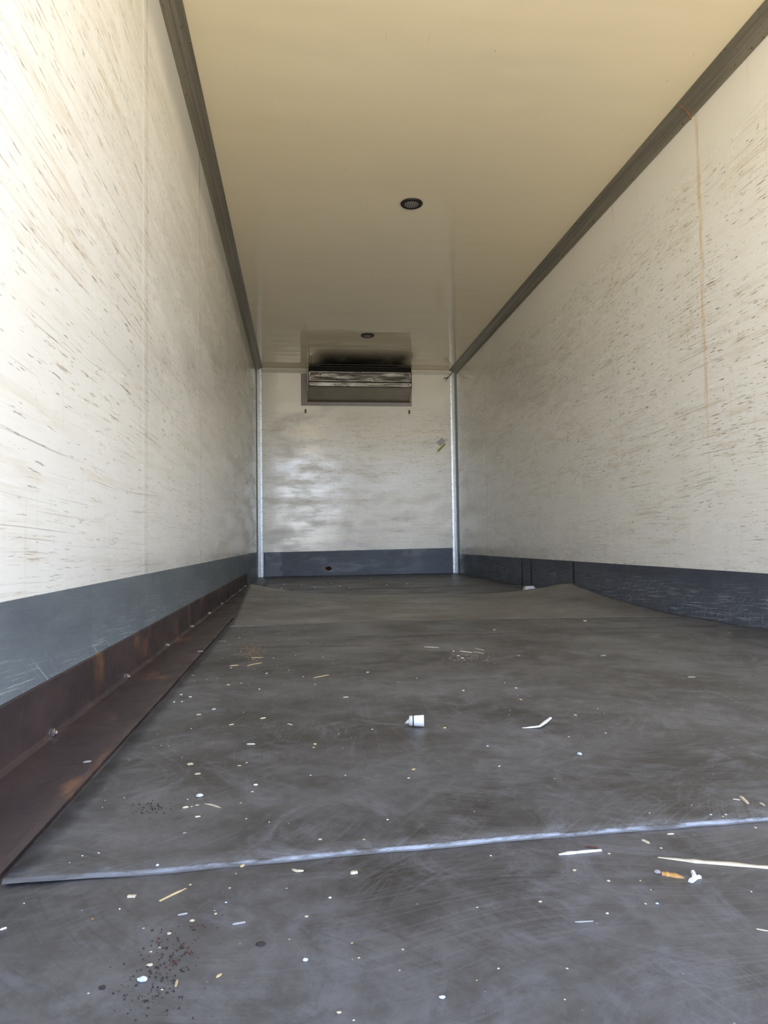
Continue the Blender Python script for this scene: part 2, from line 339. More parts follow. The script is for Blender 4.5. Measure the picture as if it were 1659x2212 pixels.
bm = bmesh.new(); extrude(bm, [(hc[0]+(a-hc[0])*.78, hc[1]+(b-hc[1])*.76+.002) for a, b in ring], D-.0105, D-.004, lambda a, b, t: (a, t, b))
obj('hole', bm, simple('brown_hole', (.045, .016, .012), .9, 0, .5, 60), bb)
# lower kick strip on the left wall behind the end of the steel angle
obj('baseboard_left_2', boxm(XL+.004, XL+.008, 6.87, 8.58, 0, .135), m_sk_l, **S)
# vertical tape joints on the dark panel of the right wall
for yy in (6.05, 5.80, 4.86):
    obj('joint_strip', boxm(XR-.006, XR-.004, yy, yy+.035, 0, .235), simple('dark_joint', (.018, .02, .026), .5), bpy.data.objects['baseboard_right'])

# cove profiles along both upper corners, each of two lengths with a joint
COVE = [(0, -.070), (.004, -.072), (.008, -.058), (.012, -.042), (.020, -.034), (.024, -.027), (.030, -.025), (.036, -.020), (.044, -.013), (.058, -.009), (.074, -.005), (.074, 0), (0, 0)]
def screw_bm(p, nrm, r=.005):
    bm = bmesh.new(); q = Vector(nrm).to_track_quat('Z', 'Y').to_matrix().to_4x4(); q.translation = Vector(p)
    return lathe(bm, [(r, 0), (r, .0012), (r*.7, .0028), (.0005, .0032)], 10, q)
def cove(idx, side, ya, yb, ys):
    X = XL if side == 'l' else XR; s = 1 if side == 'l' else -1
    bm = bmesh.new(); extrude(bm, COVE, ya, yb, lambda a, b, t: (X+s*a, t, H+b))
    o = obj('trim_%d' % idx, bm, m_trim, **S)
    for y in ys:
        if ya < y < yb:
            obj('screw', screw_bm((X+s*.064, y, H-.0068), (s*.2, 0, -1)), m_steel, o)
            obj('screw', screw_bm((X+s*.0065, y+.28, H-.060), (s, 0, -.25)), m_screw, o)
ysc = [1.9+.55*i for i in range(12)]
JL, JR = at(428, 148, H).y, at(1475, 225, H).y
cove(1, 'l', Y0, JL-.001, ysc); cove(2, 'l', JL+.002, D, ysc); cove(3, 'r', Y0, JR-.001, ysc); cove(4, 'r', JR+.002, D, ysc)
# rusty lip at the joint of the right profile
bm = bmesh.new(); rnd = random.Random(5)
tube(bm, [(XR-.073, JR, H-.0045), (XR-.045, JR+.002, H-.013), (XR-.022, JR+.003, H-.030), (XR-.008, JR, H-.055), (XR-.003, JR-.004, H-.078)], [.002, .003, .003, .005, .003], 6)
obj('rust_bead', bm, simple('orange_rust', (.28, .13, .04), .8, 0, .4, 200), bpy.data.objects['trim_4'])

# aluminium corner posts (ribbed) and the white profile above the back wall
RIB = [(0, 0), (0, .012), (.006, .014), (.010, .010), (.018, .010), (.020, .006), (.030, .006), (.032, .010), (.040, .010), (.042, .006), (.052, .005), (.064, .004), (.067, 0)]
def post(idx, X, s):
    bm = bmesh.new(); extrude(bm, RIB, 0, H-.02, lambda a, b, t: (X+s*a, D-b, t))
    o = obj('trim_%d' % idx, bm, m_post, **S)
    bm = bmesh.new(); extrude(bm, [(0, 0), (.007, 0), (.007, .05), (.004, .055), (.004, .085), (0, .09)], 0, H-.06, lambda a, b, t: (X+s*a, D-.012-b, t))
    obj('side_flange', bm, simple('dull_flange', (.34, .33, .31), .5, .2), o)
    for i in range(15):
        obj('screw', screw_bm((X+s*.058, D-.005, .12+.165*i), (0, -1, 0), .0045), m_screw, o)
post(5, XL, 1); post(6, XR, -1)
bm = bmesh.new(); extrude(bm, [(0, H-.062), (.004, H-.062), (.006, H-.052), (.003, H-.050), (.008, H-.040), (.008, H-.026), (.012, H-.024), (.014, H-.008), (.014, H-.004), (0, H-.004)], XL+.067, XR-.067, lambda a, b, t: (t, D-a, b))
o = obj('trim_7', bm, m_white, **S)
for i in range(8): obj('screw', screw_bm((-.3+.31*i, D-.005, H-.057), (0, -1, 0), .004), m_screw, o)

# ---------------------------------------------------------------- rusty steel angle along the left wall
ang = empty('steel_angle', (XL, 0, 0), 'long rusty brown steel angle rail bolted along the foot of the left wall', 'angle iron')
def waved_angle():
    bm = bmesh.new(); pf = [(.004, 0), (.160, 0), (.161, .007), (.150, .0085), (.018, .0085), (.013, .011), (.0105, .018), (.0105, .121), (.004, .123)]
    rows = []
    N = 60
    for i in range(N+1):
        y = Y0+.002+(6.85-Y0)*i/N; w = (noise.noise(Vector((y*1.3, 3, 1)))*.003)
        rows.append([bm.verts.new((a+(w if .1 < a else 0), y, b)) for a, b in pf])
    for q, s in zip(rows, rows[1:]):
        for j in range(len(pf)): bm.faces.new((q[j], q[(j+1) % len(pf)], s[(j+1) % len(pf)], s[j]))
    bm.faces.new(rows[0][::-1]); bm.faces.new(rows[-1]); return bm
obj('rail', waved_angle(), m_rust, ang)
def nut_bm(y):
    bm = bmesh.new(); Mx = Matrix.Translation((.0105, y, .0165)) @ Matrix.Rotation(PI/2, 4, 'Y') @ Matrix.Rotation(y*7, 4, 'Z')
    lathe(bm, [(.0105, 0), (.0105, .0015)], 20, Mx)
    lathe(bm, [(.0078, .0015), (.0088, .0025), (.0088, .007), (.0076, .0085)], 6, Mx)
    lathe(bm, [(.0048, .0085), (.0048, .011), (.0032, .0135)], 10, Mx); return bm
for y in (1.525, 2.14, 2.77, 3.38, 4.01, 4.65, 5.30, 5.99, 6.55, .92, .31):
    obj('bolt', nut_bm(y), m_steel, ang, label='shiny zinc nut and bolt end')

# ---------------------------------------------------------------- rubber mats
def sheet(name, fn, nu, nv, th, mat, parent=None):  # fn(u, v) -> top surface point
    bm = bmesh.new(); T = [[bm.verts.new(fn(i/nu, j/nv)) for j in range(nv+1)] for i in range(nu+1)]
    B = [[bm.verts.new(Vector(fn(i/nu, j/nv))-Vector((0, 0, th))) for j in range(nv+1)] for i in range(nu+1)]
    for i in range(nu):
        for j in range(nv):
            bm.faces.new((T[i][j], T[i+1][j], T[i+1][j+1], T[i][j+1])); bm.faces.new((B[i][j], B[i][j+1], B[i+1][j+1], B[i+1][j]))
    for i in range(nu):
        bm.faces.new((T[i][0], B[i][0], B[i+1][0], T[i+1][0])); bm.faces.new((T[i][nv], T[i+1][nv], B[i+1][nv], B[i][nv]))
    for j in range(nv):
        bm.faces.new((T[0][j], T[0][j+1], B[0][j+1], B[0][j])); bm.faces.new((T[nu][j], B[nu][j], B[nu][j+1], T[nu][j+1]))
    o = obj(name, bm, mat, parent)
    for p in o.data.polygons: p.use_smooth = abs(p.normal.z) > .5
    return o
FX0, FX1 = XL+.170, XR-.022
p0, p1 = at(0, 1912), at(1659, 1773)
def front_y(x):
    t = (x-p0.x)/(p1.x-p0.x); return p0.y+(p1.y-p0.y)*t + .004*math.sin(x*5) + .004*noise.noise(Vector((x*9, 1, 0)))
TH = .0048
def lerp(a, b, t): return a+(b-a)*t
def interp(pts, x):
    if x <= pts[0][0]: return pts[0][1]
    for (a, b), (c, d) in zip(pts, pts[1:]):
        if x <= c:
            t = (x-a)/(c-a); t = t*t*(3-2*t)*.4+t*.6; return lerp(b, d, t)
    return pts[-1][1]
SEAM = [(-.345, 3.425), (.1, 3.475), (.8, 3.47), (1.3, 3.41), (1.78, 3.34), (1.95, 3.30)]
def mid(u, v):
    x = lerp(FX0, FX1, u); y = lerp(front_y(x), interp(SEAM, x)-.001, v)
    if u < .01: x += .004*noise.noise(Vector((y*4, 0, 2)))
    z = TH + .004*max(0, 1-(x-FX0)/.15)*max(0, 1-(y-.9)/.3) + .003*(noise.noise(Vector((x*1.2, y*1.5, 4)))+.4)*min(1, v*8)
    z += .010*math.exp(-((y-(2.84-.05*x+.05*math.sin(x*3)))/.10)**2)*.7
    return (x, y, z)
mt = empty('rubber_mat', (.7, 2.1, 0), 'wide flat grey rubber mat in the middle with a bright chipped front edge', 'floor mat', 'grey rubber mats on the cargo floor')
sheet('sheet', mid, 70, 70, .0044, m_mat1, mt)
bm = bmesh.new(); rows = []
N = 260
for i in range(N+1):                                  # the torn bright edge
    x = lerp(FX0, FX1, i/N); y = front_y(x); n1 = noise.noise(Vector((x*22, 2, 0))); n2 = noise.noise(Vector((x*60, 5, 0)))
    z0 = TH + .004*max(0, 1-(x-FX0)/.15)
    zt = z0+.0006+.0005*n2; a = .0015+.002*(n1+.6)
    rows.append([bm.verts.new(c) for c in ((x, y-a-.001, z0-.0044), (x, y-a, z0-.003), (x, y-a*.3, zt-.0005), (x, y+.0015+.002*n1, zt), (x, y+.003+.002*n1, z0-.004))])
for q, s in zip(rows, rows[1:]):
    for j in range(5): bm.faces.new((q[j], q[(j+1) % 5], s[(j+1) % 5], s[j]))
bm.faces.new(rows[0][::-1]); bm.faces.new(rows[-1])
obj('chipped_edge', bm, m_edge, mt, label='bright bluish white chipped front edge')

# the curled mat: its far edge measured along x (height, distance)
BZ = [(-.395, .093), (-.21, .055), (.044, .018), (.352, .010), (.835, .009), (1.341, .015), (1.501, .027), (1.706, .056), (1.82, .085), (1.87, .094)]
def curl(u, v):
    xb, xf = lerp(-.395, 1.87, u), lerp(-.335, 1.885, u)
    yb = 5.42-.30*xb; zb = interp(BZ, xb)
    yf = interp(SEAM, xf)+.002; zf = .0046+.003*max(0, 1-u/.18)
    yb -= .10*max(0, (u-.93)/.07)**2
    pw = lerp(1.15, 1.9, min(1, max(0, (u-.3)/.5)))
    s = v**pw
    x = lerp(xf, xb, v) ; y = lerp(yf, yb, v); z = zf+(zb-zf)*s
    z += .003*noise.noise(Vector((x*2, y*2, 9)))*min(1, 6*v)*min(1, 6*(1-v)) + .001*noise.noise(Vector((x*14, y*14, 2)))*v
    return (x, y, max(z, .0046))
mt2 = empty('rubber_mat', (.75, 4.3, 0), 'grey rubber mat curling up at both far corners before the back wall', 'floor mat', 'grey rubber mats on the cargo floor')
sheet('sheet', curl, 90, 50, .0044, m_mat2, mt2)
mt3 = empty('rubber_mat', (.8, 7.2, 0), 'farthest dark rubber mat, flat against the blue-grey back wall panel', 'floor mat', 'grey rubber mats on the cargo floor')
sheet('sheet', lambda u, v: (lerp(-.352, 1.90, u), lerp(6.0, 8.63, v), .004), 30, 30, .0038, m_floor, mt3)

# ---------------------------------------------------------------- refrigeration unit at the top of the back wall
ev = empty('evaporator_unit', (.73, D, 2.13), 'dented aluminium cooling unit hanging below the ceiling on the back wall', 'cooling unit')
EX0, EX1 = .105, 1.352; FY = D-.235
obj('mounting_plate', boxm(.020, 1.385, D-.004, D, 2.072, 2.468), m_plate, ev)
def xprism(prof, xa, xb): return extrude(bmesh.new(), prof, xa, xb, lambda a, b, t: (t, D-a, b))
obj('housing', xprism([(.005, 2.14), (.215, 2.262), (.215, 2.44), (.15, 2.44), (.15, H-.004), (.005, H-.004)], EX0+.006, EX1-.006), m_dark, ev, label='black air outlet recess')
def panel(za, zb, ya, yb, nx, nz, amp, seed, name, mat):
    bm = bmesh.new(); G = []
    for i in range(nx+1):
        col = []
        for j in range(nz+1):
            u, v = i/nx, j/nz; x = lerp(EX0+.001, EX1-.001, u); e = min(1, 8*min(u, 1-u))*min(1, 4*min(v, 1-v)+.25)
            d = amp*noise.noise(Vector((x*4, v*2, seed)))*e
            col.append(bm.verts.new((x, lerp(ya, yb, v)+d, lerp(za, zb, v))))
        G.append(col)
    for i in range(nx):
        for j in range(nz): bm.faces.new((G[i][j], G[i+1][j], G[i+1][j+1], G[i][j+1]))
    r = bmesh.ops.solidify(bm, geom=list(bm.faces), thickness=.0025)
    return obj(name, bm, mat, ev, smooth=True)
panel(2.318, 2.445, FY-.002, FY+.004, 50, 8, .006, 3, 'front_panel', m_evap)
panel(2.256, 2.314, FY-.006, FY-.006, 50, 4, .003, 9, 'lower_strip', m_evap)
panel(2.135, 2.254, D-.012, FY-.004, 40, 6, .003, 15, 'drip_tray', m_tray)
# top frame: thin bright lip lines over the black outlet
bm = bmesh.new(); box(bm, EX0, EX1, FY, FY+.004, H-.012, H-.004); box(bm, EX0, EX1, FY+.002, FY+.005, H-.034, H-.030)
box(bm, EX0, EX0+.008, FY, FY+.01, 2.44, H-.004); box(bm, EX1-.008, EX1, FY, FY+.01, 2.44, H-.004)
obj('top_frame', bm, simple('dark_bracket', (.07, .065, .06), .4, .5), ev)
obj('bracket', boxm(EX0+.05, EX0+.14, FY-.001, FY+.003, H-.028, H-.014), m_black, ev)
obj('bracket', boxm(EX1-.16, EX1-.06, FY-.001, FY+.003, H-.028, H-.014), m_black, ev)
# side covers, the left one perforated
sidep = [(.004, 2.13), (.235, 2.25), (.238, 2.40), (.232, H-.004), (.004, H-.004)]
obj('side_cover', xprism(sidep, EX0-.003, EX0+.001), m_evap, ev); obj('side_cover', xprism(sidep, EX1-.001, EX1+.003), m_evap, ev)
bm = bmesh.new()
for i in range(14):
    for j in range(2): box(bm, EX0-.0045, EX0-.0028, D-.22+.028*j, D-.208+.028*j, 2.20+.017*i, 2.209+.017*i)
obj('vent_holes', bm, m_steel, ev, kind='stuff')
for x, z in ((.45, 2.345), (.90, 2.36), (1.02, 2.285), (.42, 2.283), (1.31, 2.285), (.73, 2.43), (.25, 2.40), (1.28, 2.42)):
    obj('rivet', screw_bm((x, FY-.008, z), (0, -1, 0), .007), m_screw, ev)
# sealant along the tray foot
obj('sealant', boxm(EX0-.01, EX1+.02, D-.014, D-.003, 2.118, 2.134), simple('brown_sealant', (.12, .08, .055), .7, 0, .5, 20), ev)

for px, py, lb in ((660, 888, 'small dark slot on back wall under left corner of cooling unit'), (884, 890, 'small dark slot on back wall under right corner of cooling unit')):
    p = at_back(px, py); t = empty('slot_plate', p, lb, 'slot', 'wall slots under the cooling unit')
    bm = bmesh.new(); box(bm, -.012, .012, -.006, 0, -.024, .024); obj('slot_cover', bm, simple('dark_slot', (.10, .095, .07), .5, .4), t)  # dark plates and screws stand in for small dark slots in the wall
    obj('screw', screw_bm((0, -.006, .012), (0, -1, 0), .005), m_steel, t)

# ---------------------------------------------------------------- ceiling lamps
def lamp(y, x, label):
    t = empty('ceiling_lamp', (x, y, H), label, 'ceiling light', 'round ceiling lamps')
    bm = bmesh.new(); rings = [(.048, 0), (.069, 0), (.071, -.003), (.068, -.009), (.060, -.013), (.052, -.012), (.049, -.006)]
    seg = 48; G = [[bm.verts.new((r*math.cos(2*PI*j/seg), r*math.sin(2*PI*j/seg), h)) for j in range(seg)] for r, h in rings]
    for q in range(len(rings)):
        a, b = G[q], G[(q+1) % len(rings)]
        for j in range(seg): bm.faces.new((a[j], a[(j+1) % seg], b[(j+1) % seg], b[j]))
    obj('rim', bm, m_black, t, smooth=True, label='black rubber ring')
    bm = bmesh.new(); lathe(bm, [(.050, 0), (.050, -.004), (.046, -.010), (.036, -.015), (.020, -.018), (.004, -.019)], 40)
    obj('lens', bm, m_lens, t, smooth=True)
    return t
L1, L2 = at(889, 439, H), at(794, 724, H)
lamp(L1.y, L1.x, 'nearer round ceiling lamp with black rim and ribbed grey lens')
lamp(L2.y, L2.x, 'farther round ceiling lamp with black rim, close before the cooling unit')

# ---------------------------------------------------------------- cable ends, sticker
bm = bmesh.new(); c0 = Vector((XR-.035, D-.05, H-.03))
tube(bm, [c0, c0+Vector((-.03, -.02, -.035)), c0+Vector((-.07, -.03, -.085))], [.005, .0045, .004], 8)
tube(bm, [c0+Vector((-.055, -.027, -.068)), c0+Vector((-.075, -.03, -.082)), c0+Vector((-.105, -.035, -.088)), c0+Vector((-.125, -.035, -.097))], .0042, 8)
tube(bm, [c0+Vector((-.065, -.03, -.078)), c0+Vector((-.085, -.035, -.10)), c0+Vector((-.10, -.04, -.125))], .004, 8)
o = obj('cable', bm, m_black, None, smooth=True, label='short black forked cable end hanging from the upper right back corner', category='cable')
t = empty('wall_sticker', at_back(953, 957), 'small diamond-set grey paper sticker with yellow-green strip on the back wall', 'sticker')
def quad_plate(pix, th):
    bm = bmesh.new(); pr = [(v.x-t.location.x, v.z-t.location.z) for v in (at_back(*q) for q in pix)]
    return extrude(bm, pr, -th, 0, lambda a, b, q: (a, q, b))
def paper_mat():
    k = M('printed_grey_paper'); u = k.math('ADD', k.x, k.z); v = k.math('SUBTRACT', k.x, k.z)
    g = k.mul(k.ramp(k.math('SINE', k.mul(v, 700)), .3, .6), k.ramp(k.noise(k.vec(k.mul(u, 160), k.mul(v, 110), 0), 1, 2), .48, .55))
    return k.out(k.mix(g, (.50, .50, .52), (.22, .21, .24)), .6)
obj('paper', quad_plate([(953.5, 945), (963.5, 953), (951, 964), (943, 956)], .0015), paper_mat(), t)
obj('strip', quad_plate([(960, 957), (963.5, 960), (947.5, 977), (943.5, 974)], .001), simple('yellow_green_strip', (.42, .42, .08), .5, 0, .4, 40), t, label='yellow-green strip')

# ---------------------------------------------------------------- litter on the floor
SEAM_PTS = SEAM
def zat(p):
    x, y = p.x, p.y
    if x < FX0: return .0086
    if y > 6.0: return .004
    if y > interp(SEAM, x):
        v = (y-interp(SEAM, x))/max(.1, (5.42-.3*x)-interp(SEAM, x))
        return curl((x+.36)/2.24, min(1, v))[2] if v < 1 else 0
    if y > front_y(x)+.004:
        v = (y-front_y(x))/(interp(SEAM, x)-front_y(x)); return mid((x-FX0)/(FX1-FX0), v)[2]
    return 0.0
def ground(px, py):
    p = at(px, py, 0); z = zat(p)
    for _ in range(3): p = at(px, py, z); z = zat(p)
    return Vector((p.x, p.y, z))
def litter_tag(o, label, cat, group=None):
    o['label'] = label; o['category'] = cat
    if group: o['group'] = group
def sliver(name, pix, wpx, mat, label, cat, group=None, lift=0.0, ends=(.5, .6)):
    pts = [ground(*q) for q in pix]; c = sum(pts, Vector())/len(pts)
    # resample
    P = []
    for a, b in zip(pts, pts[1:]):
        for i in range(4): P.append(a.lerp(b, i/4))
    P.append(pts[-1]); n = len(P); bm = bmesh.new(); rows = []; sd = pix[0][0]*.37
    for i, p in enumerate(P):
        d = (P[min(i+1, n-1)]-P[max(i-1, 0)]); d.z = 0; d.normalize(); s = Vector((-d.y, d.x, 0)); t_ = i/(n-1)
        w = wpx/FPX*p.y*.5*(1+.35*noise.noise(Vector((i*.9, sd, 0))))*lerp(ends[0], 1, min(1, t_*4))*lerp(ends[1], 1, min(1, (1-t_)*4))
        h = max(.0008, w*.8); b = p-c+Vector((0, 0, .0003+lift*t_*t_))
        rows.append([bm.verts.new(b-s*w), bm.verts.new(b+s*w), bm.verts.new(b+s*w*.7+Vector((0, 0, h))), bm.verts.new(b-s*w*.6+Vector((0, 0, h*1.15)))])
    for q, r in zip(rows, rows[1:]):
        for j in range(4): bm.faces.new((q[j], q[(j+1) % 4], r[(j+1) % 4], r[j]))
    bm.faces.new(rows[0][::-1]); bm.faces.new(rows[-1])
    o = obj(name, bm, dm[mat]); o.location = c; litter_tag(o, label, cat, group); return o
def lump_bm(w, d, h, seed, rough=.35, sub=2):
    bm = bmesh.new(); bmesh.ops.create_icosphere(bm, subdivisions=sub, radius=1)
    for v in bm.verts:
        k_ = 1+rough*noise.noise(v.co*1.4+Vector((seed, 0, 0))); v.co = Vector((v.co.x*w*.5*k_, v.co.y*d*.5*k_, max(0, (v.co.z*k_+.8)*h*.55)))
    return bm
def chip(name, px, py, wpx, hpx, mat, label, cat, group=None, flat=.5, sub=2):
    p = ground(px, py); w = wpx/FPX*p.y; sl = CAM_H/math.hypot(p.x, p.y)
    h = min(w, hpx/FPX*p.y)*flat; d = max(.4*w, (hpx/FPX*p.y-h*.8)/sl); d = min(d, w*1.6)
    o = obj(name, lump_bm(w, d, max(h, .001), px*.1, .4, sub), dm[mat]); o.location = p; litter_tag(o, label, cat, group); return o

# -- the pieces one can point to
def nozzle():                                         # torn white plastic piece
    a, b = ground(884, 1570), ground(916, 1570); c = (a+b)/2; L = (b-a).length; t = empty('plastic_nozzle', c, 'torn white plastic nozzle lying on its side in the middle of the mat', 'nozzle')
    ax = (b-a).normalized(); up = Vector((0, 0, 1)); sd = ax.cross(up); r = .0125*(c.y/1.55)
    Mx = Matrix(((sd.x, up.x, ax.x, 0), (sd.y, up.y, ax.y, 0), (sd.z, up.z, ax.z, r+.0005), (0, 0, 0, 1)))
    bm = bmesh.new(); lathe(bm, [(r*.55, -L*.5), (r*.86, -L*.48), (r*.9, -L*.15), (r, L*.45), (r*.97, L*.5), (r*.80, L*.5), (r*.78, L*.3)], 28, Mx)
    obj('body', bm, dm['white'], t, smooth=True)
    bm = bmesh.new(); lathe(bm, [(r*.95, -L*.26), (r*1.0, -L*.24), (r*1.0, -L*.20), (r*.95, -L*.18)], 28, Mx); obj('groove', bm, dm['dark'], t, label='dark groove')
    bm = bmesh.new(); rows = []
    for i in range(7):
        u = i/6; q = -ax*(L*.48+u*L*.32); rr = r*.8*(1-u)+.0008; j = noise.noise(Vector((i*1.7, 2, 3)))*.003
        rows.append([bm.verts.new(q+sd*rr*math.cos(k_*PI/3)+up*(r+.0005+j+rr*math.sin(k_*PI/3)*.6-u*r*.5)) for k_ in range(6)])
    for q, s in zip(rows, rows[1:]):
        for j in range(6): bm.faces.new((q[j], q[(j+1) % 6], s[(j+1) % 6], s[j]))
    bm.faces.new(rows[0][::-1]); bm.faces.new(rows[-1]); obj('torn_tip', bm, dm['white'], t)
nozzle()
sliver('wood_stick', [(1128, 1573), (1165, 1573), (1190, 1562)], 6.5, 'white', 'bent pale stick rising at its right end, right of the white nozzle', 'stick', lift=.010, ends=(.3, .9))
def fl(p): return (p.x, p.y, p.z)
sliver('straw', [(1421, 1853), (1500, 1863), (1580, 1869), (1659, 1876), (1705, 1879)], 11, 'cream', 'long pale wood splinter running out of the right side of the picture', 'straw', ends=(.25, .9))
sliver('plastic_strip', [(1207, 1847), (1245, 1843), (1299, 1838)], 8, 'white', 'thin white strip lying below the bright mat edge with a dark red piece', 'plastic strip', ends=(.5, .9))
sliver('rubber_scrap', [(1264, 1829), (1280, 1832), (1293, 1833)], 5, 'rust', 'dark red scrap touching the thin white strip', 'scrap')
sliver('dry_leaf', [(1430, 1889), (1452, 1893), (1479, 1898)], 13, 'orange', 'orange dry leaf scrap in front of the long pale splinter', 'leaf', ends=(.9, .1))
chip('foam_crumb', 1421, 1886, 14, 12, 'grey', 'grey crumb at the stalk end of the orange leaf scrap', 'crumb')
o = sliver('torn_plastic', [(1490, 1907), (1502, 1898), (1512, 1896)], 12, 'white', 'white forked piece of plastic right of the orange leaf scrap', 'plastic piece', ends=(.8, .9))
pts = [ground(1501, 1899), ground(1497, 1889)]
bm = bmesh.new(); c = o.location; tube(bm, [pts[0]-c+Vector((0, 0, .0025)), pts[1]-c+Vector((0, 0, .003))], [.003, .0025], 6); obj('fork', bm, dm['white'], o)
sliver('wood_chip', [(1386, 1815), (1403, 1823)], 7, 'cream', 'pale wood chip just in front of the bright mat edge at right', 'wood chip')
sliver('wood_chip', [(1441, 1803), (1456, 1802)], 5, 'cream', 'short pale chip touching the bright mat edge at right', 'wood chip')
sliver('wood_chip', [(1599, 1721), (1616, 1737)], 8, 'cream', 'broad pale wood chip near the right side behind the bright mat edge', 'wood chip')
sliver('wood_chip', [(1583, 1727), (1599, 1729)], 3.5, 'cream', 'thin sliver touching the broad pale chip at the right side', 'wood chip')
sliver('wood_chip', [(1641, 1735), (1652, 1741)], 5, 'cream', 'small pale chip at the right picture side behind the bright edge', 'wood chip')
sliver('straw', [(344, 1948), (372, 1934), (402, 1920)], 5, 'tan', 'tan straw lying slantwise in front of the bright mat edge at left', 'straw', ends=(.9, .3))
sliver('foam_piece', [(276, 1938), (293, 1938)], 9, 'cream', 'cream coloured blocky crumb left of the slanting tan straw', 'crumb', ends=(.9, .9))
sliver('wood_chip', [(394, 1746), (407, 1744)], 6, 'cream', 'pale chip left of the white lump on the middle mat', 'wood chip')
sliver('straw', [(442, 1737), (458, 1740), (477, 1746)], 5, 'cream', 'pale curved splinter right below the white lump on the middle mat', 'straw', ends=(.3, .3))
chip('foam_piece', 431, 1720, 15, 9, 'white', 'white lump lying on the left part of the middle mat', 'crumb')
sliver('wood_chip', [(421, 1766), (433, 1764)], 5, 'cream', 'small pale chip below the cluster round the white lump', 'wood chip')
sliver('wood_chip', [(519, 1865), (534, 1866)], 8, 'tan', 'tan chip resting against the bright mat edge at left centre', 'wood chip')
sliver('wood_chip', [(501, 1862), (506, 1870)], 5, 'tan', 'small curved tan chip beside the tan chip at the bright edge', 'wood chip')
sliver('wood_shaving', [(631, 1879), (641, 1883), (656, 1882)], 7, 'cream', 'curled white wood shaving just in front of the bright edge', 'wood shaving')
sliver('wood_chip', [(757, 1888), (772, 1886)], 10, 'cream', 'cream chip in front of the bright mat edge near the centre', 'wood chip', ends=(.7, .9))
chip('paper_scrap', 307, 2119, 19, 15, 'blue', 'crumpled bluish white scrap among dark grit at lower left', 'paper scrap')
sliver('wood_chip', [(316, 2087), (330, 2085)], 7, 'cream', 'cream chip just above the bluish white scrap', 'wood chip')
chip('foam_piece', 415, 1990, 11, 7, 'cream', 'cream crumb above the reddish grit in the left foreground', 'crumb')
sliver('wood_chip', [(379, 2133), (383, 2119)], 6, 'tan', 'upright tan chip right of the bluish white scrap', 'wood chip')
sliver('wood_chip', [(467, 2113), (478, 2105)], 6, 'tan', 'slanting tan chip in the left centre foreground', 'wood chip')
sliver('grey_sliver', [(502, 1998), (530, 1993)], 6, 'grey', 'faint grey sliver on the foreground floor right of the grit', 'sliver')
sliver('grey_sliver', [(384, 1978), (405, 1974)], 5, 'grey', 'pale grey sliver below the slanting tan straw', 'sliver')
chip('dirt_clump', 563, 2041, 22, 11, 'dark', 'largest dark dirt clump, right of the grit in the foreground', 'dirt clump')
chip('dirt_clump', 221, 2135, 16, 10, 'dark', 'dark dirt clump at the lower left edge of the grit', 'dirt clump')
chip('foam_piece', 955, 2156, 15, 9, 'blue', 'bluish white crumb low in the centre foreground', 'crumb')
chip('foam_piece', 660, 2075, 11, 9, 'blue', 'bluish white crumb in the left centre foreground', 'crumb')
chip('foam_piece', 340, 1870, 7, 6, 'blue', 'bright bluish dot of foam behind the bright edge at left', 'crumb')
chip('foam_piece', 1252, 1630, 9, 9, 'blue', 'bluish white crumb below the bent pale stick', 'crumb')
sliver('paper_scrap', [(0, 2010), (14, 2005)], 6, 'white', 'small white flake at the left picture side in the foreground', 'paper scrap')
sliver('grey_sliver', [(1242, 1993), (1282, 1991)], 3.5, 'grey', 'thin straight bluish sliver in the right centre foreground', 'sliver')
sliver('straw', [(1634, 2008), (1662, 2013)], 4, 'cream', 'thin straw at the right side of the foreground', 'straw')
# straws further back
for a, b, w, mt_, lb in (((542, 1421), (569, 1421), 2.5, 'tan', 'tan straw below the orange sawdust patch'),
                         ((496, 1439), (515, 1437), 3, 'tan', 'short thick tan straw lower left of the sawdust'),
                         ((534, 1438), (566, 1432), 2.5, 'tan', 'slanting tan straw lower right of the sawdust'),
                         ((677, 1465), (711, 1458), 2.5, 'tan', 'slanting thin straw between the sawdust and the mat centre'),
                         ((472, 1385), (489, 1386), 2, 'cream', 'pale straw between the steel angle and the sawdust'),
                         ((916, 1398), (948, 1399), 2.5, 'cream', 'leftmost straw of the splinter patch behind the mat centre'),
                         ((993, 1407), (1020, 1410), 4, 'cream', 'thickest straw of the splinter patch behind the mat centre'),
                         ((1022, 1408), (1046, 1412), 2, 'cream', 'thin straw right of the thickest one in the splinter patch'),
                         ((1025, 1401), (1046, 1405), 2, 'cream', 'farthest thin straw of the splinter patch'),
                         ((562, 1553), (574, 1551), 4, 'cream', 'pale chip halfway between the steel angle and the white nozzle'),
                         ((621, 1564), (632, 1567), 4, 'cream', 'bent pale chip nearest left of the white nozzle'),
                         ((495, 1567), (505, 1565), 3.5, 'cream', 'pale chip nearer the steel angle, level with the white nozzle'),
                         ((533, 1608), (551, 1608), 3.5, 'white', 'white sliver left of centre, nearer than the white nozzle'),
                         ((741, 1507), (753, 1506), 3, 'cream', 'pale splinter alone behind and left of the white nozzle'),
                         ((1298, 1417), (1309, 1416), 3, 'grey', 'grey strip lying at the crack right of the splinter patch'),
                         ((1486, 1463), (1502, 1463), 2.5, 'cream', 'thin straw alone on the right part of the mat')):
    sliver('straw', [a, b], w, mt_, lb, 'straw', 'straws and splinters on the middle mat')
o = obj('plastic_block', boxm(-.042, .042, -.03, .03, 0, .030), dm['white']); bmesh_p = at(1143, 1277, .006); o.location = bmesh_p
